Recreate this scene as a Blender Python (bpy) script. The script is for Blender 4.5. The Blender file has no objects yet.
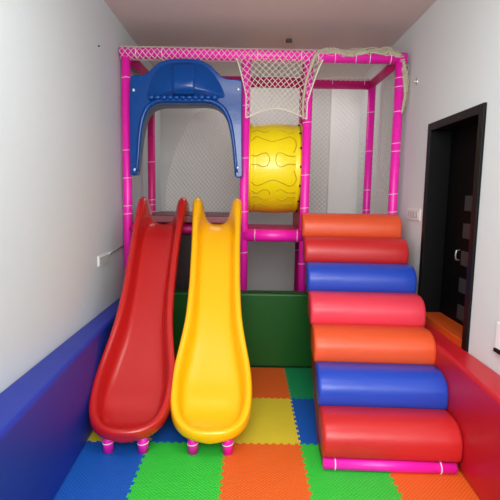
import bpy, bmesh, math, random
from mathutils import Vector, Matrix
random.seed(7)
SC = bpy.context.scene
COL = SC.collection

# ------------------------------------------------------------------ camera
HC = 1.45
ROLL = 0.0175
PITCH = math.atan(55/460.0)
YAW = 0.0076
FPX = 460.0
fwd = Vector((math.sin(YAW)*math.cos(PITCH), math.cos(YAW)*math.cos(PITCH), -math.sin(PITCH)))
r0 = Vector((math.cos(YAW), -math.sin(YAW), 0))
u0 = r0.cross(fwd)
cr = r0*math.cos(ROLL) + u0*math.sin(ROLL)
cu = -r0*math.sin(ROLL) + u0*math.cos(ROLL)
EYE = Vector((0, 0, HC))
cd = bpy.data.cameras.new('camera'); cam = bpy.data.objects.new('camera', cd); COL.objects.link(cam)
m = Matrix((cr, cu, -fwd)).transposed().to_4x4(); m.translation = EYE
cam.matrix_world = m
cd.sensor_width = 36; cd.lens = FPX/500*36; cd.clip_start = .02
SC.camera = cam

def ray(px, py):
    return fwd*FPX + cr*(px-250) - cu*(py-250)
def at(px, py, Y):            # point seen at a photo position, at depth Y
    r = ray(px, py); return EYE + r*(Y/r.y)
def atx(px, py, X):           # the same on a side wall
    r = ray(px, py); return EYE + r*(X/r.x)
def atz(px, py, Z):
    r = ray(px, py); return EYE + r*((Z-HC)/r.z)

# ------------------------------------------------------------------ materials
def lin(c):
    c = c/255.0
    return c/12.92 if c <= .04045 else ((c+.055)/1.055)**2.4
def rgb(t): return (lin(t[0]), lin(t[1]), lin(t[2]), 1)
def mat(name, c, rough=.5, spec=.5, bump=0, scale=20, metal=0, coat=0, var=0, stretch=None, alpha=None, bdist=.01):
    M = bpy.data.materials.new(name); M.use_nodes = True
    nt = M.node_tree; b = nt.nodes['Principled BSDF']
    b.inputs['Base Color'].default_value = rgb(c)
    b.inputs['Roughness'].default_value = rough
    b.inputs['Specular IOR Level'].default_value = spec
    b.inputs['Metallic'].default_value = metal
    b.inputs['Coat Weight'].default_value = coat
    b.inputs['Coat Roughness'].default_value = .15
    tc = nt.nodes.new('ShaderNodeTexCoord'); mp = nt.nodes.new('ShaderNodeMapping')
    nt.links.new(tc.outputs['Object'], mp.inputs[0])
    if stretch: mp.inputs['Scale'].default_value = stretch
    n = nt.nodes.new('ShaderNodeTexNoise'); n.inputs['Scale'].default_value = scale; n.inputs['Detail'].default_value = 4
    nt.links.new(mp.outputs[0], n.inputs['Vector'])
    if bump:
        bp = nt.nodes.new('ShaderNodeBump'); bp.inputs['Strength'].default_value = bump; bp.inputs['Distance'].default_value = bdist
        nt.links.new(n.outputs['Fac'], bp.inputs['Height']); nt.links.new(bp.outputs[0], b.inputs['Normal'])
    if var:
        mx = nt.nodes.new('ShaderNodeMix'); mx.data_type = 'RGBA'
        a = rgb(c); k = 1-var
        mx.inputs[6].default_value = (a[0]*k, a[1]*k, a[2]*k, 1); mx.inputs[7].default_value = a
        nt.links.new(n.outputs['Fac'], mx.inputs[0]); nt.links.new(mx.outputs[2], b.inputs['Base Color'])
    return M
def foam(name, c):            # EVA foam with a woven tread of small raised dashes
    M = mat(name, c, .55, .35)
    nt = M.node_tree; b = nt.nodes['Principled BSDF']
    tc = nt.nodes.new('ShaderNodeTexCoord')
    hs = []
    for ang, off in ((.785, 0), (-.785, .5)):
        mp = nt.nodes.new('ShaderNodeMapping'); mp.inputs['Rotation'].default_value = (0, 0, ang)
        nt.links.new(tc.outputs['Object'], mp.inputs[0])
        w = nt.nodes.new('ShaderNodeTexWave'); w.inputs['Scale'].default_value = 21; w.inputs['Distortion'].default_value = 0
        nt.links.new(mp.outputs[0], w.inputs['Vector']); hs.append(w)
    mu = nt.nodes.new('ShaderNodeMath'); mu.operation = 'MULTIPLY'
    nt.links.new(hs[0].outputs['Fac'], mu.inputs[0]); nt.links.new(hs[1].outputs['Fac'], mu.inputs[1])
    bp = nt.nodes.new('ShaderNodeBump'); bp.inputs['Strength'].default_value = .55; bp.inputs['Distance'].default_value = .006
    nt.links.new(mu.outputs[0], bp.inputs['Height']); nt.links.new(bp.outputs[0], b.inputs['Normal'])
    mx = nt.nodes.new('ShaderNodeMix'); mx.data_type = 'RGBA'; a = rgb(c)
    mx.inputs[6].default_value = (a[0]*.8, a[1]*.8, a[2]*.8, 1); mx.inputs[7].default_value = (min(1, a[0]*1.12+.01), min(1, a[1]*1.12+.01), min(1, a[2]*1.12+.01), 1)
    nt.links.new(mu.outputs[0], mx.inputs[0]); nt.links.new(mx.outputs[2], b.inputs['Base Color'])
    return M

W_L = mat('wall_paint_left', (208, 216, 218), .75, .2, .08, 60, var=.04)
W_R = mat('wall_paint_right', (222, 230, 229), .75, .2, .08, 60, var=.04)
W_B = mat('wall_paint_back', (205, 203, 200), .8, .2, .05, 60, var=.04)
CEIL = mat('ceiling_paint', (218, 206, 201), .85, .2, .05, 40, var=.06)
FLOOR = mat('floor_screed', (95, 92, 90), .8)
W_LIT = mat('lit_wall_paint', (236, 235, 232), .7)  # paler than the other walls: light put into the paint
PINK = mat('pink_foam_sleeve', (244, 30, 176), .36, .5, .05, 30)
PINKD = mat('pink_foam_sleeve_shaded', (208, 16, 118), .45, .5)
TIE = mat('white_tie', (245, 225, 235), .5)
NET = mat('white_net_cord', (228, 222, 206), .8)
NETD = mat('back_net_cord', (236, 234, 226), .8)
ROPE = mat('cream_rope', (205, 196, 170), .9, .2, .6, 120, var=.3)
YEL = mat('yellow_slide_plastic', (253, 186, 6), .28, .5, .03, 8, coat=.3)
RED = mat('red_slide_plastic', (184, 24, 22), .26, .5, .03, 8, coat=.5)
BLUEP = mat('blue_gloss_plastic', (0, 64, 138), .17, .28, .12, 12, coat=.1)
TUN = mat('yellow_tunnel_plastic', (250, 228, 10), .32, .5, .04, 9, coat=.2)
TUNL = mat('tunnel_groove', (196, 166, 8), .6)
DARKBOLT = mat('dark_bolt', (60, 55, 45), .4, metal=.6)
SILV = mat('steel_bolt', (205, 215, 220), .3, metal=.7)
PAD_B = mat('blue_pad_vinyl', (20, 44, 148), .45, .5, .15, 5, bdist=.02)
PAD_G = mat('green_pad_vinyl', (20, 84, 24), .4, .35, .15, 5, bdist=.02)
PAD_R = mat('red_pad_vinyl', (190, 24, 38), .38, .5, .15, 5, bdist=.02)
S_O = mat('orange_vinyl', (224, 84, 40), .42, .5, .2, 4, bdist=.02, stretch=(1, 3, 3))
S_R = mat('red_vinyl', (198, 38, 38), .38, .5, .2, 4, bdist=.02, stretch=(1, 3, 3))
S_B = mat('blue_vinyl', (34, 70, 180), .36, .5, .2, 4, bdist=.02, stretch=(1, 3, 3))
S_P = mat('pinkish_red_vinyl', (224, 58, 78), .42, .5, .2, 4, bdist=.02, stretch=(1, 3, 3))
MAROON = mat('maroon_vinyl', (104, 34, 46), .4, .5, .2, 8)
DRED = mat('dark_red_vinyl', (130, 22, 30), .5)
F_O = foam('foam_orange', (242, 104, 32)); F_G = foam('foam_green', (52, 204, 62)); F_B = foam('foam_blue', (14, 92, 190))
F_Y = foam('foam_yellow', (232, 210, 52)); F_T = foam('foam_teal_green', (20, 158, 96))
BLACK = mat('black_lacquer', (6, 7, 8), .45, .22)
LEAF = mat('door_leaf_black', (4, 4, 5), .6, .12)
GREYG = mat('smoky_glass_inset', (58, 58, 57), .5, .3, .1, 12)
SILL = mat('orange_wood', (226, 92, 30), .3, .5, .1, 6, var=.3, stretch=(6, 1, 6))
WHITEP = mat('white_switch_plastic', (236, 236, 232), .4)
GREYP = mat('grey_switch_plastic', (196, 196, 192), .45)
WBOARD = mat('white_board', (244, 248, 246), .4)

# ------------------------------------------------------------------ mesh helpers
class MB:
    def __init__(s): s.bm = bmesh.new(); s.mi = 0
    def face(s, vs):
        try:
            f = s.bm.faces.new(vs); f.material_index = s.mi; f.smooth = True
            return f
        except ValueError: pass
    def box(s, a, b):
        x0, y0, z0 = a; x1, y1, z1 = b
        v = [s.bm.verts.new(p) for p in ((x0,y0,z0),(x1,y0,z0),(x1,y1,z0),(x0,y1,z0),(x0,y0,z1),(x1,y0,z1),(x1,y1,z1),(x0,y1,z1))]
        for q in ((3,2,1,0),(4,5,6,7),(0,1,5,4),(1,2,6,5),(2,3,7,6),(3,0,4,7)):
            f = s.face([v[i] for i in q]); f.smooth = False
        return s
    def tube(s, pts, r, n=12, cap=True, closed=False, rx=None):
        pts = [Vector(p) for p in pts]; N = len(pts)
        rs = r if isinstance(r, (list, tuple)) else [r]*N
        rings = []; ref = None
        for i, p in enumerate(pts):
            if closed: t = pts[(i+1) % N]-pts[i-1]
            else: t = pts[min(i+1, N-1)]-pts[max(i-1, 0)]
            t.normalize()
            if ref is None:
                ref = Vector((1, 0, 0)) if abs(t.x) < .8 else Vector((0, 1, 0))
            a = (ref - t*ref.dot(t)).normalized(); b = t.cross(a); ref = a
            k = rx if rx else 1
            rings.append([s.bm.verts.new(p + a*math.cos(2*math.pi*j/n)*rs[i]*k + b*math.sin(2*math.pi*j/n)*rs[i]) for j in range(n)])
        for i in range(N if closed else N-1):
            A = rings[i]; B = rings[(i+1) % N]
            for j in range(n): s.face([A[j], A[(j+1) % n], B[(j+1) % n], B[j]])
        if cap and not closed:
            s.face(rings[0][::-1]); s.face(rings[-1])
        return s
    def prism(s, poly, axis, a, b):  # poly of (u,v); axis 'x': (u,v)=(y,z); 'y': (x,z)
        def P(u, v, w):
            return (w, u, v) if axis == 'x' else (u, w, v) if axis == 'y' else (u, v, w)
        A = [s.bm.verts.new(P(u, v, a)) for u, v in poly]; B = [s.bm.verts.new(P(u, v, b)) for u, v in poly]
        f = s.face(A); g = s.face(B[::-1])
        n = len(poly)
        for i in range(n): 
            h = s.face([A[i], B[i], B[(i+1) % n], A[(i+1) % n]]); h.smooth = False
        for q in (f, g):
            if q: q.smooth = False
        return s
    def sphere(s, c, r, n=10):
        bmesh.ops.create_uvsphere(s.bm, u_segments=n, v_segments=max(5, n//2+1), radius=1, matrix=Matrix.Translation(c) @ Matrix.Diagonal((*(r if isinstance(r, (tuple, list)) else (r, r, r)), 1)))
        for f in s.bm.faces:
            if not f.smooth and len(f.verts) < 4: pass
        return s
    def build(s, name, mats, parent=None, bevel=0, seg=3, subsurf=0, off=None, smooth=None, ang=None):
        bmesh.ops.recalc_face_normals(s.bm, faces=s.bm.faces[:])
        if smooth is not None:
            for f in s.bm.faces: f.smooth = smooth
        me = bpy.data.meshes.new(name); s.bm.to_mesh(me); s.bm.free()
        o = bpy.data.objects.new(name, me); COL.objects.link(o)
        for q in (mats if isinstance(mats, (list, tuple)) else [mats]): me.materials.append(q)
        if bevel:
            b = o.modifiers.new('b', 'BEVEL'); b.width = bevel; b.segments = seg; b.limit_method = 'ANGLE'; b.angle_limit = .6
            for f in me.polygons: f.use_smooth = True
            b.harden_normals = True
        if subsurf:
            q = o.modifiers.new('s', 'SUBSURF'); q.levels = subsurf; q.render_levels = subsurf
        if parent:
            o.parent = parent
            if off is not None: o.location = off
        return o
def tag(o, label=None, cat=None, group=None, kind=None):
    if label: o['label'] = label
    if cat: o['category'] = cat
    if group: o['group'] = group
    if kind: o['kind'] = kind
    return o
def thing(name, loc=(0, 0, 0), rz=0, **k):
    o = bpy.data.objects.new(name, None); COL.objects.link(o); o.location = loc; o.rotation_euler = (0, 0, rz)
    o.empty_display_size = .05
    return tag(o, **k)
def struct(o): o['kind'] = 'structure'; return o
def keep_world(o, root):      # parts modelled in world coordinates under a root that stands at its base
    o.parent = root
    o.matrix_parent_inverse = Matrix.LocRotScale(root.location, root.rotation_euler, None).inverted()
    return o
def smoothpath(pts, n=8, closed=False):
    pts = [Vector(p) for p in pts]; out = []; N = len(pts)
    rng = range(N) if closed else range(N-1)
    for i in rng:
        if closed: p = [pts[(i+k-1) % N] for k in range(4)]
        else: p = [pts[max(i-1, 0)], pts[i], pts[i+1], pts[min(i+2, N-1)]]
        for j in range(n):
            t = j/n
            out.append(.5*((2*p[1]) + (p[2]-p[0])*t + (2*p[0]-5*p[1]+4*p[2]-p[3])*t*t + (3*p[1]-p[0]-3*p[2]+p[3])*t**3))
    if not closed: out.append(pts[-1])
    return out
def lerp(tab, x):             # piecewise smooth table
    if x <= tab[0][0]: return tab[0][1]
    for (a, va), (b, vb) in zip(tab, tab[1:]):
        if x <= b:
            t = (x-a)/(b-a); return va+(vb-va)*t
    return tab[-1][1]

# ------------------------------------------------------------------ room shell
XL, XR, YB, ZC = -1.075, 1.325, 5.75, 2.85
FZ = -.014
struct(MB().box((XL-.12, -1.5, FZ-.1), (XR+1.3, YB+.12, FZ)).build('floor', FLOOR))
struct(MB().box((XL-.12, -1.5, ZC), (XR+1.3, YB+.12, ZC+.1)).build('ceiling', CEIL))
struct(MB().box((XL-.12, -1.5, FZ), (XL, YB, ZC)).build('wall_left', W_L))
struct(MB().box((XL-.12, YB, FZ), (XR+.12, YB+.12, ZC)).build('wall_back', W_B))
DY0, DY1, DZ1 = 2.66, 3.40, 1.955
SZ = .60
w = MB()
w.box((XR, -1.5, FZ), (XR+.14, DY0, ZC)); w.box((XR, DY1, FZ), (XR+.14, YB, ZC))
w.box((XR, DY0, DZ1), (XR+.14, DY1, ZC)); w.box((XR, DY0, FZ), (XR+.14, DY1, .50))
struct(w.build('wall_right', W_R))
w = MB(); w.box((XR+.19, 1.9, FZ), (XR+.25, 4.2, ZC))
struct(w.build('wall_corridor', LEAF))
p = at(331, 150, 5.69)
struct(MB().box((.98, 5.62, FZ), (XR, YB, ZC)).build('lit_panel_1', W_LIT))  # added panel standing in for a brighter lit stretch of wall

# door in the right wall
d = thing('door_1', (XR, (DY0+DY1)/2, .5)); struct(d)
f = MB()
f.box((XR-.018, DY0-.03, .5), (XR+.14, DY0+.025, DZ1+.03)); f.box((XR-.018, DY1-.025, .5), (XR+.14, DY1+.03, DZ1+.03))
f.box((XR-.018, DY0+.025, DZ1-.025), (XR+.14, DY1-.025, DZ1+.03))
keep_world(f.build('door_frame', BLACK, bevel=.004), d)
lf = keep_world(MB().box((XR+.142, DY0-.02, SZ), (XR+.18, DY1+.02, DZ1+.02)).build('door_leaf', LEAF), d)
for i in range(6):
    pz = 1.47 - i*.185
    if pz < .62: break
    pn = keep_world(MB().box((XR+.136, 2.70, pz-.10), (XR+.1415, 3.10, pz)).build('door_panel', GREYG, bevel=.003), lf)
    pn['label'] = 'grey glazed panel set in the black door'
h = MB(); hp = atx(457, 255, XR+.125)
h.tube([hp+Vector((.018, 0, .035)), hp+Vector((-.006, 0, .03)), hp+Vector((-.010, 0, 0)), hp+Vector((-.006, 0, -.03)), hp+Vector((.018, 0, -.035))], .005, 8)
ho = keep_world(h.build('door_handle', SILV), lf); ho['label'] = 'small steel door handle'
si = MB(); si.box((XR-.012, DY0+.025, .50), (XR+.141, DY1-.025, SZ))
si = si.build('door_sill', SILL, bevel=.004); keep_world(si, d); si['label'] = 'orange wooden sill at the foot of the black door'

# ------------------------------------------------------------------ foam mats
XS = [-.93, -.552, -.108, .335, .778, 1.20]
YS = [1.95, 2.55, 3.16, 3.752]
YS_FULL = [1.95, 2.55, 3.155, 3.76]
def tooth(s, L, n, amp):       # the jigsaw edge
    k = (s/L*n) % 1.0
    return amp*(1 if k < .5 else -1)
def edge(p0, p1, n, jig):      # points from p0 to p1
    p0 = Vector(p0); p1 = Vector(p1); d_ = p1-p0; L = d_.length; t = d_/L
    nrm = Vector((abs(t.y), abs(t.x)))
    if not jig: return [p0]
    out = [p0]; a = .0068
    for i in range(n):
        b0 = (i+.18)/n; b1 = (i+.32)/n; b2 = (i+.68)/n; b3 = (i+.82)/n
        sg = 1
        out += [p0+d_*b0-nrm*a*sg*.9, p0+d_*(b0+.04/n)-nrm*a*sg, p0+d_*(b1-.02/n)-nrm*a*.9, p0+d_*(b1-.07/n)+nrm*a*.9, p0+d_*b1+nrm*a, p0+d_*b2+nrm*a, p0+d_*(b2+.07/n)+nrm*a*.9, p0+d_*(b2+.02/n)-nrm*a*.9, p0+d_*(b3-.04/n)-nrm*a, p0+d_*b3-nrm*a*.9]
    return out
def mat_tile(ci, ri, material, label, cat='floor mat'):
    x0, x1 = XS[ci], XS[ci+1]; y0, y1 = YS[ri], YS[ri+1]
    jl, jr, jb, jt = ci > 0, ci < 4, ri > 0, ri < 2
    nx = 10 if 0 < ci < 4 else 7; ny = 10
    e = edge((x0, y0), (x1, y0), nx, jb)
    e += edge((x1, y0), (x1, y1), ny, jr)
    top = edge((x0, y1), (x1, y1), nx, jt) + [Vector((x1, y1))]
    e += top[::-1][:-1]
    lft = edge((x0, y0), (x0, y1), ny, jl) + [Vector((x0, y1))]
    e += lft[::-1][:-1]
    cx, cy = (x0+x1)/2, (y0+y1)/2
    bm = bmesh.new()
    A = [bm.verts.new((q.x-cx, q.y-cy, 0)) for q in e]
    fa = bm.faces.new(A)
    r = bmesh.ops.extrude_face_region(bm, geom=[fa])
    for v in [g for g in r['geom'] if isinstance(g, bmesh.types.BMVert)]: v.co.z += .0135
    bmesh.ops.triangulate(bm, faces=[f for f in bm.faces if len(f.verts) > 4])
    bmesh.ops.recalc_face_normals(bm, faces=bm.faces[:])
    me = bpy.data.meshes.new('foam_mat'); bm.to_mesh(me); bm.free(); me.materials.append(material)
    o = bpy.data.objects.new('foam_mat', me); COL.objects.link(o); o.location = (cx, cy, FZ+.0005)
    tag(o, label, cat, 'interlocking foam floor mats')
mats_ = [
 (0,0,F_B,'blue foam mat beside the blue wall pad, in front of the red slide feet'),
 (1,0,F_G,'green foam mat directly in front of the two slide exits'),
 (2,0,F_O,'orange foam mat at the front, between the two green mats'),
 (3,0,F_G,'green foam mat in front of the pink bar of the padded steps'),
 (4,0,F_O,'orange foam mat in the corner against the red wall pad'),
 (0,1,F_Y,'yellow foam mat mostly hidden under the red slide exit'),
 (1,1,F_B,'blue foam mat glimpsed between the two slide exits'),
 (2,1,F_Y,'yellow foam mat right of the yellow slide exit'),
 (3,1,F_B,'blue foam mat touching the side of the padded steps'),
 (0,2,F_G,'green foam mat under the red slide near the blue wall pad'),
 (1,2,F_O,'orange foam mat in the shade behind the slides'),
 (2,2,F_O,'orange foam mat in front of the green padded barrier'),
 (3,2,F_T,'teal green foam mat between the green barrier and the steps'),
]
for ci, ri, M_, lb in mats_: mat_tile(ci, ri, M_, lb)

# ------------------------------------------------------------------ padded barriers
def pad(name, a, b, M_, label, seams=(), ax=1, bev=.022):
    o = MB().box(a, b).build(name, M_, bevel=bev, seg=4)
    tag(o, label, 'wall pad'); return o
bp_ = MB().prism([(XL+.001, 1.15), (-.858, 1.15), (-.960, 3.90), (XL+.001, 3.90)], 'z', 0, .575).build('wall_pad', PAD_B, bevel=.022, seg=4)
tag(bp_, 'long blue vinyl pad standing along the left wall', 'wall pad')
rp_ = MB().prism([(1.101, 1.15), (XR-.001, 1.15), (XR-.001, 3.88), (1.238, 3.88)], 'z', 0, .555).build('wall_pad', PAD_R, bevel=.022, seg=4)
tag(rp_, 'long red vinyl pad standing along the right wall under the black door', 'wall pad')
g = pad('barrier_pad', (-.950, 3.757, 0), (1.10, 3.898, .64), PAD_G, 'dark green vinyl barrier pad standing behind the slides')
g['category'] = 'barrier pad'

# ------------------------------------------------------------------ pink pipe frame
fr = thing('play_frame', (.1, 4.35, 0), 0, label='tall climbing frame of bright pink foam-sleeved pipes filling the back of the room', cat='play frame')
YF, YR = 3.95, 4.78
FX = [-1.02, -.028, .49, 1.245]; RX = [-.985, -.03, .545, 1.235]
def ties(parent, pts, axis, r, M_=TIE):
    for p_ in pts:
        t = MB(); n = 16; ring = []
        for i in range(n):
            a = 2*math.pi*i/n
            if axis == 'z': ring.append(Vector((p_[0]+math.cos(a)*r*ELL, p_[1]+math.sin(a)*r, p_[2]+math.cos(a)*.004)))
            elif axis == 'x': ring.append(Vector((p_[0]+.004*math.cos(a), p_[1]+math.cos(a)*r, p_[2]+math.sin(a)*r)))
            else: ring.append(Vector((p_[0]+math.cos(a)*r, p_[1], p_[2]+math.sin(a)*r)))
        t.tube(ring, .0028, 6, closed=True)
        o = t.build('cable_tie', M_); keep_world(o, parent)
ELL = .98
PR = .038; BR = .046
ZT = 2.585
def post(x, y, tz, M_=PINK):
    s = MB(); zs = [FZ+.001, .9, 1.13, 2.0, ZT-.02]
    s.tube([(x, y, z_) for z_ in (0.0, ZT+.01)], PR, 18)
    # foam sleeve joints
    for z_ in (1.16, 2.02):
        s.tube([(x, y, z_-.004), (x, y, z_+.004)], PR+.0015, 18)
    o = keep_world(s.build('post', M_), fr)
    for f in o.data.polygons: f.use_smooth = len(f.vertices) == 4
    ties(o, [(x, y, q) for q in tz], 'z', PR+.002)
    return o
def zpx(px, py, Y): return at(px, py, Y-.04).z
post(FX[0], YF, [zpx(126, 77, YF), zpx(127, 150, YF), zpx(128, 206, YF), zpx(128, 214, YF), zpx(128, 178, YF)])
post(FX[1], YF, [zpx(245, 105, YF), zpx(245, 158, YF), zpx(245, 212, YF), zpx(245, 253, YF)])
post(FX[2], YF, [zpx(308, 122, YF), zpx(306, 175, YF), zpx(304, 208, YF), zpx(304, 264, YF)])
post(FX[3], YF, [zpx(399, 77, YF), zpx(398, 86, YF), zpx(397, 111, YF), zpx(396, 143, YF), zpx(396, 151, YF), zpx(395, 194, YF), zpx(394, 212, YF)])
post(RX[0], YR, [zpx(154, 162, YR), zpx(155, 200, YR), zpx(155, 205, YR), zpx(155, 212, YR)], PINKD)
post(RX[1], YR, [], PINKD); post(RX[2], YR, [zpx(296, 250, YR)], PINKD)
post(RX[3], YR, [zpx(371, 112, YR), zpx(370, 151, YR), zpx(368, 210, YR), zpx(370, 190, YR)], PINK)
def beam(name, a, b, M_=PINK, r=BR, tx=(), axis='x'):
    o = keep_world(MB().tube([a, b], r, 18).build(name, M_), fr)
    for f in o.data.polygons: f.use_smooth = len(f.vertices) == 4
    if tx: ties(o, tx, axis, r+.002)
    return o
YFb = YF
beam('top_beam', (-1.06, YF, ZT+.005), (1.29, YF, ZT+.005), tx=[(at(q, 60, YF-.05).x, YF, ZT+.005) for q in (136, 162, 258, 302, 319, 336, 357, 371, 392)])
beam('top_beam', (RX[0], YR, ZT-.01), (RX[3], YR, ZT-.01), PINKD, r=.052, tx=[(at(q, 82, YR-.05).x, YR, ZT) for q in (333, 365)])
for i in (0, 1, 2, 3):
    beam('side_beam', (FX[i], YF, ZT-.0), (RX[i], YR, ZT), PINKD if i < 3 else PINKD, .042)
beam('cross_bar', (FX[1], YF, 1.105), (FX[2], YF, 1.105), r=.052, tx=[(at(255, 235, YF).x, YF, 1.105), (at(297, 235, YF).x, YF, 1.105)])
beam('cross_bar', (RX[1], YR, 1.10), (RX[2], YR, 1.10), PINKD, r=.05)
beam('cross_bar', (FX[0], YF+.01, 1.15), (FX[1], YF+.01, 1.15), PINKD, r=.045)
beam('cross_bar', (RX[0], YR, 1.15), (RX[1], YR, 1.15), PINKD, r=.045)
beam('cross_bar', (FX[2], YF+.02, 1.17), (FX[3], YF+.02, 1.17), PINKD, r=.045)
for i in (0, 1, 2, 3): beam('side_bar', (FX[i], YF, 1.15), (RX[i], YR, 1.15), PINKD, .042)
# decks: part of the frame
dk = MB().box((-.90, YF-.085, 1.205), (-.068, YR-.05, 1.27)).build('deck', MAROON, bevel=.012); keep_world(dk, fr); dk['label'] = 'maroon padded deck behind the slide tops'
dk = MB().box((-.74, YF+.06, .10), (-.075, YF+.075, 1.20)).build('under_deck_shade', mat('under_deck_shade_brown', (44, 20, 22), .5), bevel=.004); keep_world(dk, fr); dk['label'] = 'dark sheet added for the shade under the deck behind the slides'  # dark sheet that paints in the deep shade beneath the deck
dk = MB().box((.53, YF-.02, 1.205), (1.21, YR+.0, 1.27)).build('deck', MAROON, bevel=.012); keep_world(dk, fr); dk['label'] = 'maroon padded deck behind the top orange step'
dk = MB().box((.0, YF+.07, 1.135), (.47, YR-.06, 1.155)).build('tunnel_floor', PINKD, bevel=.005); keep_world(dk, fr)
dk = MB().box((.462, YF+.10, 1.16), (.476, YF+.72, 1.62)).build('side_panel', mat('red_board', (178, 24, 34), .4), bevel=.004); keep_world(dk, fr)
dk['label'] = 'red board beside the tunnel end'

# ------------------------------------------------------------------ tunnel
TC = Vector((.255, 4.365, 1.695)); TR = .405
tu = thing('crawl_tunnel', (TC.x, TC.y, TC.z-TR), 0, label='yellow plastic crawl tunnel with bone-shaped grooves, held between the pink posts', cat='tunnel')
x0, x1 = at(250, 168, 4.1).x, at(300.5, 168, 4.1).x
s = MB()
prof = [(x0-.005, TR-.02), (x0, TR+.0), (x0+.02, TR+.004), (x0+.03, TR-.008), (x0+.05, TR-.002), ((x0+x1)/2, TR+.006), (x1-.06, TR-.002), (x1-.045, TR-.01), (x1-.03, TR+.002), (x1-.01, TR), (x1, TR-.02), (x1, TR-.03), (x0-.005, TR-.03)]
n = 64; rings = []
for j in range(n):
    a = 2*math.pi*j/n
    rings.append([s.bm.verts.new((xx, TC.y+rr*math.cos(a), TC.z+rr*math.sin(a))) for xx, rr in prof])
for j in range(n):
    A, B = rings[j], rings[(j+1) % n]
    for k in range(len(prof)): s.face([A[k], A[(k+1) % len(prof)], B[(k+1) % len(prof)], B[k]])
s.mi = 1
def tl(pts, r=.0034):
    out = []
    for cx_, cy_ in [(q.x, q.y) for q in smoothpath([(a_, b_, 0) for a_, b_ in pts], 5)]:
        px, py = 240+cx_/4.545, 110+cy_/4.545
        q = at(px, py, 4.0); k = 0
        for _ in range(6):
            dz = max(-1, min(1, (q.z-TC.z)/TR)); yy = TC.y-(TR+.006)*math.sqrt(max(0, 1-dz*dz)); q = at(px, py, yy)
        out.append(q)
    s.tube(out, r, 5)
tl([(50,142),(75,122),(110,133),(150,143),(190,133),(225,122),(250,137),(256,165),(243,195)])
tl([(50,326),(75,343),(110,331),(150,318),(190,331),(225,345),(250,330),(256,308),(245,275)])
tl([(50,205),(75,208),(103,196),(124,198),(135,225),(124,251),(103,257),(75,246),(50,248)])
tl([(252,210),(220,208),(190,195),(170,199),(163,225),(170,250),(190,258),(220,246),(252,248)])
tl([(52,366),(75,378),(103,362),(128,365),(134,382)]); tl([(52,396),(80,394),(108,408),(130,402)])
tl([(165,370),(185,361),(215,376),(250,376)]); tl([(163,402),(190,411),(220,398),(250,396)])
tl([(60,430),(90,428),(120,438),(150,442),(185,432),(215,428),(240,432)])
tl([(55,102),(80,92),(108,103),(130,98)]); tl([(165,98),(190,94),(220,107),(245,101)])
keep_world(s.build('tunnel_shell', [TUN, TUNL]), tu)
for xx in (x0-.012, x1+.002):
    s = MB(); n = 48; R2 = TR+.012
    pr = [(xx, TR-.03), (xx, R2), (xx+.010, R2), (xx+.010, TR-.03)]
    rg = [[s.bm.verts.new((a_, TC.y+b_*math.cos(2*math.pi*j/n), TC.z+b_*math.sin(2*math.pi*j/n))) for a_, b_ in pr] for j in range(n)]
    for j in range(n):
        for k in range(4):
            f = s.face([rg[j][k], rg[j][(k+1) % 4], rg[(j+1) % n][(k+1) % 4], rg[(j+1) % n][k]]); f.smooth = False
    fl = keep_world(s.build('flange', TUN), tu)
for k in range(7):
    a = math.pi + (k-3)*.40
    c = Vector((x1-.012, TC.y+(TR+.004)*math.cos(a), TC.z+(TR+.004)*math.sin(a)))
    b = MB().sphere(c, .011, 8).build('bolt', DARKBOLT); keep_world(b, tu)

# ------------------------------------------------------------------ blue roof arch
ar = thing('roof_arch', (-.52, 3.86, 1.6), 0, label='glossy dark blue plastic arch with a domed top, fixed above the two slides', cat='arch')
YA = 3.855
def cp(a, b, Y): return at(90+a*.36, 30+b*.36, Y)
outer = [(112,402),(111,300),(110,200),(112,130),(120,126),(143,126),(160,120),(174,106),(190,92),(212,84),(240,80.5),(262,80),(290,81),(313,86),(334,98),(352,116),(366,130),(380,135),(412,138),(423,141),(423,200),(423,300),(424,408),(414,411),(404,408)]
inner = [(404,408),(398,340),(392,290),(386,262),(376,238),(362,220),(344,209),(322,204),(290,203),(240,203),(200,203),(178,208),(162,219),(152,236),(145,262),(140,300),(136,350),(132,398),(127,403),(118,404)]
def polyY(pts, Y):
    q = [cp(a, b, Y) for a, b in pts]; return [(v.x, v.z) for v in q]
s = MB(); s.prism(polyY(outer+inner[1:], YA), 'y', YA-.012, YA+.035)
keep_world(s.build('arch_panel', BLUEP, bevel=.010, seg=4), ar)
# bead following the inner opening
s = MB()
path = [cp(a, b, YA-.018) for a, b in smoothpath([(a, b, 0) for a, b in [(133,392),(136,345),(139,300),(144,262),(151,236),(162,216),(178,203),(202,197),(240,197),(290,197),(324,198),(346,204),(366,217),(379,236),(388,262),(395,300),(400,340),(406,398)]], 4) for a, b in [(a, b)]] if False else None
pp = smoothpath([(a, b, 0) for a, b in [(130,392),(134,345),(137,300),(142,262),(149,236),(160,215),(178,201),(202,195),(240,195),(290,195),(324,196),(348,202),(368,216),(381,236),(390,262),(397,300),(402,340),(407,396)]], 4)
path = [cp(q.x, q.y, YA-.012) for q in pp]
s.tube(path, [.012+.010*math.sin(math.pi*i/(len(path)-1)) for i in range(len(path))], 12)
keep_world(s.build('arch_bead', BLUEP), ar)
# scalloped rolls above the opening
s = MB()
for k in range(11):
    cx_ = 170+k*17.6; c = cp(cx_, 187+ (0.010*(k-5)**2), YA-.030)
    s.sphere(c, (.030, .022, .024), 12)
for f in s.bm.faces: f.smooth = True
keep_world(s.build('scalloped_roll', BLUEP), ar)
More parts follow.
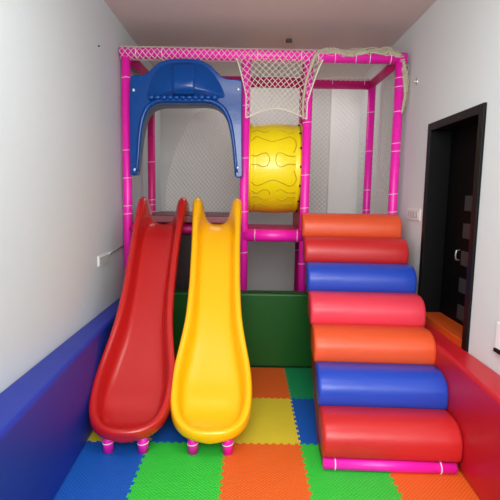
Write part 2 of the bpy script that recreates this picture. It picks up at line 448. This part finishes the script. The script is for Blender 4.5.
# dome
dome = [(161,188),(161,168),(168,142),(182,118),(200,101),(225,92),(262,89),(298,92),(322,101),(346,126),(362,150),(371,172),(372,188),(320,190),(262,191),(210,190)]
s = MB(); dp = smoothpath([(a, b, 0) for a, b in dome], 2, closed=True)
cx_, cy_ = 266, 160
rings = []
for k in range(9):
    t = 1-k/9.0; dep = .075*(1-t**2.2)
    ring = []
    for q in dp:
        v = cp(cx_+(q.x-cx_)*t, cy_+(q.y-cy_)*t, YA-.014)
        v.y -= dep; ring.append(s.bm.verts.new(v))
    rings.append(ring)
for A, B in zip(rings, rings[1:]):
    for j in range(len(A)): s.face([A[j], A[(j+1) % len(A)], B[(j+1) % len(A)], B[j]])
s.face(rings[-1])
keep_world(s.build('dome', BLUEP), ar)
s = MB()
bd = [(233,98),(236,120),(233,150),(230,182),(296,182),(290,150),(288,120),(290,98)]
N1 = 8
cols = []
for i in range(N1+1):
    t = i/N1; yy = 96+t*88
    row = []
    for j in range(5):
        xx = 232+j*15.5
        rt = max(abs(yy-160)/(71 if yy < 160 else 32), abs(xx-cx_)/105); dep = .075*(1-min(1, rt)**2.2)
        v = cp(xx, yy, YA-.014); v.y -= dep+.006; row.append(s.bm.verts.new(v))
    cols.append(row)
for A, B in zip(cols, cols[1:]):
    for j in range(4): s.face([A[j], A[j+1], B[j+1], B[j]])
bnd = s.build('centre_band', BLUEP, subsurf=1)
q = bnd.modifiers.new('t', 'SOLIDIFY'); q.thickness = .008; q.offset = 0
keep_world(bnd, ar)
# hood: the deep underside of the arch
s = MB(); ip = smoothpath([(a, b, 0) for a, b in inner], 3)
A = []; B = []; n = len(ip)
for i, q in enumerate(ip):
    t = i/(n-1); d_ = .03+.20*max(0, math.sin(math.pi*t))**1.5
    v = cp(q.x, q.y-1.5, YA); A.append(s.bm.verts.new((v.x, YA, v.z))); B.append(s.bm.verts.new((v.x, YA+d_, v.z)))
for i in range(n-1): s.face([A[i], A[i+1], B[i+1], B[i]])
hd = s.build('hood', mat('blue_plastic_reflection', (74, 98, 130), .35)); q = hd.modifiers.new('t', 'SOLIDIFY'); q.thickness = .006  # the grey is a reflection put into the blue plastic's colour
keep_world(hd, ar); hd['label'] = 'underside of the arch with a grey-blue painted reflection'
for a, b in ((121,167),(124,388),(410,383),(412,165)):
    c = cp(a, b, YA-.014)
    keep_world(MB().sphere(c, (.013, .008, .015), 10).build('bolt', SILV, smooth=True), ar)

# ------------------------------------------------------------------ slides
FT = [(2.33, .118), (2.45, .12), (2.60, .155), (2.75, .24), (2.90, .375), (3.05, .53), (3.25, .74), (3.5, 1.0), (3.65, 1.12), (3.78, 1.185), (3.86, 1.20), (3.96, 1.20)]
RT = [(2.33, .042), (2.45, .075), (2.60, .125), (2.75, .14), (3.0, .15), (3.5, .155), (3.70, .175), (3.80, .215), (3.88, .235), (3.92, .232), (3.945, .205), (3.96, .14)]
WT = [(2.33, .250), (2.62, .250), (2.74, .246), (2.82, .232), (2.92, .210), (3.02, .190), (3.2, .181), (3.5, .185), (3.7, .196), (3.96, .212)]
def sm(tab, y, h=.06):
    return (lerp(tab, y-h)+2*lerp(tab, y-h/2)+3*lerp(tab, y)+2*lerp(tab, y+h/2)+lerp(tab, y+h))/9
def slide(xb, xt, M_, label):
    yb = 2.45
    root = thing('slide', (xb, yb, 0), 0, label=label, cat='slide')
    ys, ye, y1 = 2.70, 2.36, 3.95
    def xc(y): return xb+(xt-xb)*(y-2.4)/(3.9-2.4)
    s = MB()
    params = []
    NS, NA = 26, 22
    for i in range(NS): params.append(('L', y1+(ys-y1)*i/NS))
    for i in range(NA+1): params.append(('A', math.pi*i/NA))
    for i in range(NS-1, -1, -1): params.append(('R', y1+(ys-y1)*i/NS))
    def ring(dd, zf):
        out = []
        for kd, v in params:
            if kd == 'A':
                Wd = sm(WT, ys)-dd; p = .80
                c, sn = math.cos(v), math.sin(v)
                xx = -Wd*math.copysign(abs(c)**p, c); yy = ys-(ys-ye-dd)*abs(sn)**p
                yo = ys-(ys-ye)*abs(sn)**p
            else:
                q_ = min(1, max(0, (v-3.55)/.35)); Wd = sm(WT, v)-dd*(1+.75*q_*q_*(3-2*q_)); xx = -Wd if kd == 'L' else Wd; yy = v; yo = v
            fl_ = sm(FT, yo); rm = sm(RT, yo, .03)
            out.append(s.bm.verts.new((xc(yy)+xx, yy, zf(fl_, rm))))
        return out
    spec = [(.016, lambda f, r: f-.03), (.0, lambda f, r: f+min(r*.15, .02)), (-.002, lambda f, r: f+r*.72), (.004, lambda f, r: f+r*.93), (.020, lambda f, r: f+r), (.038, lambda f, r: f+r*.96), (.050, lambda f, r: f+r*.80),
            (.058, lambda f, r: f+r*.40), (.070, lambda f, r: f+r*.14), (.088, lambda f, r: f+.006), (.12, lambda f, r: f)]
    R_ = [ring(a, b) for a, b in spec]
    for A, B in zip(R_, R_[1:]):
        for i in range(len(A)-1): s.face([A[i], A[i+1], B[i+1], B[i]])
    # floor between the two sides
    L = R_[-1]; N = len(L)
    for i in range(N//2-1 + (N % 2)):
        j = N-1-i
        if i+1 < j-1: s.face([L[i], L[i+1], L[j-1], L[j]])
        elif i+1 == j-1: s.face([L[i], L[i+1], L[j]])
    # underside
    U = R_[0]
    for i in range(N//2-1 + (N % 2)):
        j = N-1-i
        if i+1 < j-1: s.face([U[j], U[j-1], U[i+1], U[i]])
        elif i+1 == j-1: s.face([U[j], U[i+1], U[i]])
    o = s.build('chute', M_, subsurf=1); keep_world(o, root)
    # feet under the exit
    for dx, px in ((-.098, 0), (.098, 1)):
        fx = xb+dx
        q = MB(); q.tube([(fx, yb, .001), (fx, yb, .112)], .030, 18)
        ft = q.build('foot', PINK); keep_world(ft, root); ft['label'] = 'pink foam-sleeved foot'
        for f in ft.data.polygons: f.use_smooth = len(f.vertices) == 4
        ties(ft, [(fx, yb, .055)], 'z', .031)
    # back strut under the chute, leading to the deck
    return root
slide(-.663, -.705, RED, 'glossy red plastic slide beside the blue wall pad')
slide(-.186, -.252, YEL, 'glossy yellow plastic slide right of the red one')

# ------------------------------------------------------------------ padded steps
ST = thing('padded_steps', (.79, 2.29, 0), math.radians(-2.4), label='flight of seven coloured vinyl bolster steps climbing to the deck at the right', cat='steps')
RUN, RISE, SW = .2368, .1757, .73
def bolster(k, M_, lb, dw=0):
    y0, z0 = RUN*k, .06+RISE*k
    prof = [(.012, .0), (-.004, .006), (-.013, .025), (-.018, .055), (-.016, .085)]
    cx_, cz_, ra, rb = .125, .085, .141, .112
    for i in range(1, 13):
        a = math.pi - (math.pi/2+.25)*i/12
        prof.append((cx_+ra*math.cos(a), cz_+rb*math.sin(a)))
    prof += [(.222, .192), (.236, .184), (.236, .02)]
    s = MB(); W = SW/2+dw; secs = [(-W, .90), (-W+.006, .975), (-W+.02, 1.0)]
    m_ = 9
    secs += [(-W+.02+(2*W-.04)*(i+1)/(m_+1), 1.0) for i in range(m_)]
    secs += [(W-.02, 1.0), (W-.006, .975), (W, .90)]
    rg = []
    for x, sc in secs:
        rg.append([s.bm.verts.new((x, .11+(u-.11)*sc, .085+(v-.085)*sc)) for u, v in prof])
    for A, B in zip(rg, rg[1:]):
        for j in range(len(A)): s.face([A[j], A[(j+1) % len(A)], B[(j+1) % len(A)], B[j]])
    s.face(rg[0][::-1]); s.face(rg[-1])
    o = s.build('bolster', M_, ST, off=(0, y0, z0)); o['label'] = lb
cols_ = [(S_R, 'red bolster, lowest step'), (S_B, 'blue bolster above the lowest red one'), (S_O, 'orange bolster, third from the floor'), (S_P, 'pinkish red bolster in the middle'), (S_B, 'blue bolster, third from the top'), (S_R, 'red bolster just under the top step'), (S_O, 'orange bolster, top step')]
for k, (M_, lb) in enumerate(cols_): bolster(k, M_, lb, .032*k/6)
b = MB().tube([(-.362, .002, .031), (.335, .002, .031)], .030, 18)
b = b.build('base_bar', PINK, ST)
for f in b.data.polygons: f.use_smooth = len(f.vertices) == 4
b['label'] = 'pink foam-sleeved bar along the foot of the steps'
for xx in (-.30, .255):
    t = MB(); t.tube([(xx, .002+.0315*math.cos(2*math.pi*i/16), .031+.0315*math.sin(2*math.pi*i/16)) for i in range(16)], .0032, 6, closed=True)
    t.build('cable_tie', TIE, b)
for sx in (-1, 1):
    s = MB(); x = sx*(SW/2-.012)
    s.prism([(.02, .0), (.05, .085), (7*RUN-.02, 7*RISE), (7*RUN-.02, 7*RISE-.22), (.30, .0)], 'x', x-.008, x+.008)
    o = s.build('side_board', DRED, ST)
s = MB(); s.prism([(.05, .04), (7*RUN-.02, 7*RISE-.02), (7*RUN-.02, 7*RISE-.06), (.08, .0)], 'x', -SW/2+.025, SW/2-.025)
s.build('carrier_board', DRED, ST)

# ------------------------------------------------------------------ nets
def net(mb, surf, nu, nv, inside=None, r=.0025, jit=0):
    cache = {}
    def node(i, j):
        if (i, j) not in cache:
            v = Vector(surf(i/nu, j/nv)); cache[(i, j)] = v
        return cache[(i, j)]
    bm = mb.bm
    for i in range(nu):
        for j in range(nv+1):
            if (i+j) % 2: continue
            for dj in (-1, 1):
                k = j+dj
                if k < 0 or k > nv: continue
                if inside and not (inside((i+.5)/nu, (j+k)/2/nv)): continue
                a = node(i, j); b = node(i+1, k)
                d_ = (b-a)
                if d_.length < 1e-6: continue
                d_.normalize()
                up = Vector((0, 1, 0)) if abs(d_.y) < .8 else Vector((1, 0, 0))
                p = d_.cross(up).normalized(); q = d_.cross(p)
                A = [bm.verts.new(a+(p*math.cos(t)+q*math.sin(t))*r) for t in (0, 2.094, 4.189)]
                B = [bm.verts.new(b+(p*math.cos(t)+q*math.sin(t))*r) for t in (0, 2.094, 4.189)]
                for t in range(3): bm.faces.new((A[t], A[(t+1) % 3], B[(t+1) % 3], B[t]))
def net_obj(name, label, parts, M_=NET):
    s = MB()
    for a in parts: net(s, *a)
    bm = s.bm
    me = bpy.data.meshes.new(name); bm.to_mesh(me); bm.free(); me.materials.append(M_)
    o = bpy.data.objects.new(name, me); COL.objects.link(o)
    return tag(o, label, 'safety net')
YN = YR+.06
# back net over the tunnel and step bays
def sN(u, v): return (-.02+1.24*u, YN+.012*math.sin(u*9+v*3), 1.27+1.28*v)
net_obj('safety_net', 'white diamond safety net stretched behind the tunnel and the step bay', [(sN, 48, 52, None, .0024)], NETD)
# back net in the slide bay, gathered toward the left
def sN2(u, v):
    l = -.86+.30*v**2.2
    x = l+(-.05-l)*u
    return (x, YN+.02+.03*math.sin(u*14)*(1-u), 1.27+ (1.00+.20*u)*v)
net_obj('safety_net', 'loose white safety net sagging behind the blue arch and slides', [(sN2, 38, 46, None, .0023)], NETD)
# right side net
def sN3(u, v): return (1.262+.0*u, YF+.04+(YR-YF-.08)*u, 1.27+1.28*v)
net_obj('safety_net', 'white safety net filling the right end of the pink frame', [(sN3, 30, 52, None, .0022)], NETD)
# top net over the step bay
def sN4(u, v): return (.53+.70*u, YF+.03+(YR-YF-.06)*v, ZT+.01-.012*math.sin(math.pi*u)*math.sin(math.pi*v))
net_obj('safety_net', 'white safety net roofing the step bay under the ceiling', [(sN4, 28, 32, None, .0027)], NETD)
# front net: wrapped on the beam and hanging in the tunnel bay
rb = .054
def wrap(u, v):
    a = 2*math.pi*v; return (-1.06+1.66*u, YF+rb*math.cos(a), ZT+.005+rb*math.sin(a))
dl = [at(q[0], q[1], YF-.045) for q in ((233, 64), (240, 80), (245, 98), (247, 117))]
def bot(u):     # lower edge height, arched up in the middle
    return 2.065+.085*math.sin(math.pi*min(1, max(0, u)))
def sF(u, v):
    z1 = ZT-.03
    wL = -.11+.085*min(1, v*1.6)**.8; wR = .60-.12*min(1, v*1.4)**.8
    zb = at(247, 119, YF).z + .085*math.sin(math.pi*u)
    return (wL+(wR-wL)*u, YF-.045+.03*math.sin(math.pi*u)*v, z1+(zb-z1)*v)
o = net_obj('front_net', 'white diamond net wrapped round the top pink beam and draped over the tunnel bay', [(wrap, 70, 12, None, .0027), (sF, 24, 16, None, .0030)])
s = MB(); s.bm.from_mesh(o.data)
s.tube([Vector(sF(i/24, 1)) for i in range(25)], .006, 6)
s.tube([Vector(sF(0, i/24)) for i in range(25)], .005, 6); s.tube([Vector(sF(1, i/24)) for i in range(25)], .006, 6)
s.bm.to_mesh(o.data); s.bm.free()
# bunched net rope along the top right
rp = [at(*q, YF-.055) for q in ((303, 119), (303, 104), (305, 88), (309, 72), (314, 58), (322, 52.5), (335, 51.5), (348, 53), (360, 52), (374, 50), (386, 51), (397, 54), (403, 62), (406, 74), (406.5, 88), (405, 100), (403, 112))]
rp = [Vector((q.x, q.y+(-.0 if i < 5 else .02), q.z)) for i, q in enumerate(rp)]
pp = smoothpath(rp, 10); N = len(pp)
s = MB()
for k in range(7):
    path = []
    for i, q in enumerate(pp):
        t = i/(N-1); R_ = .004+.016*min(1, max(0, (t-.15)*5))*min(1, max(.15, (1-t)*4))
        R_ *= 1+.45*math.sin(i*.55+k)+random.uniform(-.35, .35)
        a = i*.33+k*2*math.pi/7
        path.append(q+Vector((math.cos(a)*R_*.8, math.sin(a*.8)*R_*.7, math.sin(a)*R_)))
    s.tube(path, .0065, 6)
for k in range(150):           # loose loops of cord
    i = random.randint(int(N*.28), N-14); q = pp[i]; q2 = pp[i+10]
    off = Vector((random.uniform(-.02, .035), random.uniform(-.02, .02), random.uniform(-.03, .04)))
    s.tube(smoothpath([q, (q+q2)/2+off, q2], 5), .0028, 5)
tag(s.build('net_rope', ROPE), 'bunched cream net rope hanging over the top right corner of the frame', 'rope')

# ------------------------------------------------------------------ small wall fittings
def wallplate(name, px0, py0, px1, py1, X, sgn, label, cat):
    a = atx(px0, py0, X); b = atx(px1, py1, X)
    y0, y1 = sorted((a.y, b.y)); z0, z1 = sorted((a.z, b.z))
    root = thing(name, (X, (y0+y1)/2, (z0+z1)/2), 0, label=label, cat=cat)
    xs = sorted((X, X-sgn*.010))
    keep_world(MB().box((xs[0], y0, z0), (xs[1], y1, z1)).build('face_plate', WHITEP, bevel=.003), root)
    return root, y0, y1, z0, z1
r_, y0, y1, z0, z1 = wallplate('switch_plate', 408.5, 208, 420.5, 221, XR, 1, 'white four-gang switch plate on the right wall beside the door', 'light switch')
for k in range(4):
    ya = y0+(y1-y0)*(.12+.2*k)
    keep_world(MB().box((XR-.016, ya, z0+(z1-z0)*.25), (XR-.009, ya+(y1-y0)*.15, z0+(z1-z0)*.75)).build('switch', GREYP, bevel=.002), r_)
r_, y0, y1, z0, z1 = wallplate('socket_box', 97.5, 267, 108, 252, XL, -1, 'small white electrical box on the left wall beside the red slide', 'wall socket')
keep_world(MB().box((XL+.009, y0+.012, z0+.012), (XL+.014, y1-.012, z1-.012)).build('cover', GREYP, bevel=.002), r_)
a = atx(108, 254, XL+.008); b = atx(112, 251.5, XL+.008); c = atx(127, 244, XL+.008)
s = MB(); s.tube([a, b, c], .006, 8); s.sphere(a+Vector((0, .02, 0)), .012, 8)
tag(s.build('conduit', GREYP, smooth=True), 'thin white cable conduit running from the socket box to the frame', 'cable')
a = atx(417.5, 82, XR)
s = MB(); s.tube([a, a+Vector((-.02, 0, 0)), a+Vector((-.028, 0, .012))], .005, 8); s.tube([a+Vector((0,0,-.02)), a+Vector((-.002,0,.03))], .010, 8)
tag(s.build('wall_hook', SILV), 'small steel hook high on the right wall near the rope', 'hook')
a = atx(98, 46, XL); s = MB(); s.tube([a, a+Vector((.012, 0, 0))], .005, 8)
tag(s.build('nail', DARKBOLT), 'small dark nail high on the left wall', 'nail')
a = atz(289, 39.5, ZC); s = MB(); s.tube([a, a+Vector((0, 0, -.02))], .028, 14); s.tube([a+Vector((-.03, 0, -.02)), a+Vector((.03, 0, -.02))], .008, 8)
tag(s.build('ceiling_hook', mat('ceiling_hook_metal', (70, 62, 58), .5)), 'small dark hook plate on the ceiling above the frame', 'hook')
a = atx(497, 351, XR)
wb = thing('white_board', (XR, a.y-.3, a.z), 0, label='white board with a black lower edge on the right wall above the red pad', cat='board')
keep_world(MB().box((XR-.014, a.y-.6, a.z+.02), (XR, a.y, a.z+.16)).build('board_panel', WBOARD, bevel=.003), wb)
keep_world(MB().box((XR-.022, a.y-.6, a.z), (XR, a.y, a.z+.019)).build('edge_strip', BLACK, bevel=.003), wb)

# ------------------------------------------------------------------ light
wd = bpy.data.worlds.new('world'); SC.world = wd; wd.use_nodes = True
wd.node_tree.nodes['Background'].inputs[0].default_value = (.93, .97, 1, 1)
wd.node_tree.nodes['Background'].inputs[1].default_value = 1.0
def area(loc, tgt, size, sy, power, color=(1, 1, 1)):
    l = bpy.data.lights.new('area', 'AREA'); l.shape = 'RECTANGLE'; l.size = size; l.size_y = sy; l.energy = power; l.color = color
    o = bpy.data.objects.new('area_light', l); COL.objects.link(o); o.location = loc
    o.rotation_euler = (Vector(tgt)-Vector(loc)).to_track_quat('-Z', 'Y').to_euler()
area((.1, -.9, 2.2), (.1, 3.4, .9), 1.9, 1.2, 106, (.985, .99, 1))
area((.1, 1.6, 2.83), (.1, 2.0, 0), 1.2, .5, 24, (1, .99, .98))
area((.3, 5.2, 2.83), (.4, 5.6, 0), 1.6, .4, 9, (1, .99, .97))  # unseen fill added to brighten the back wall
SC.view_settings.view_transform = 'Standard'
SC.view_settings.look = 'None'
SC.view_settings.exposure = 0
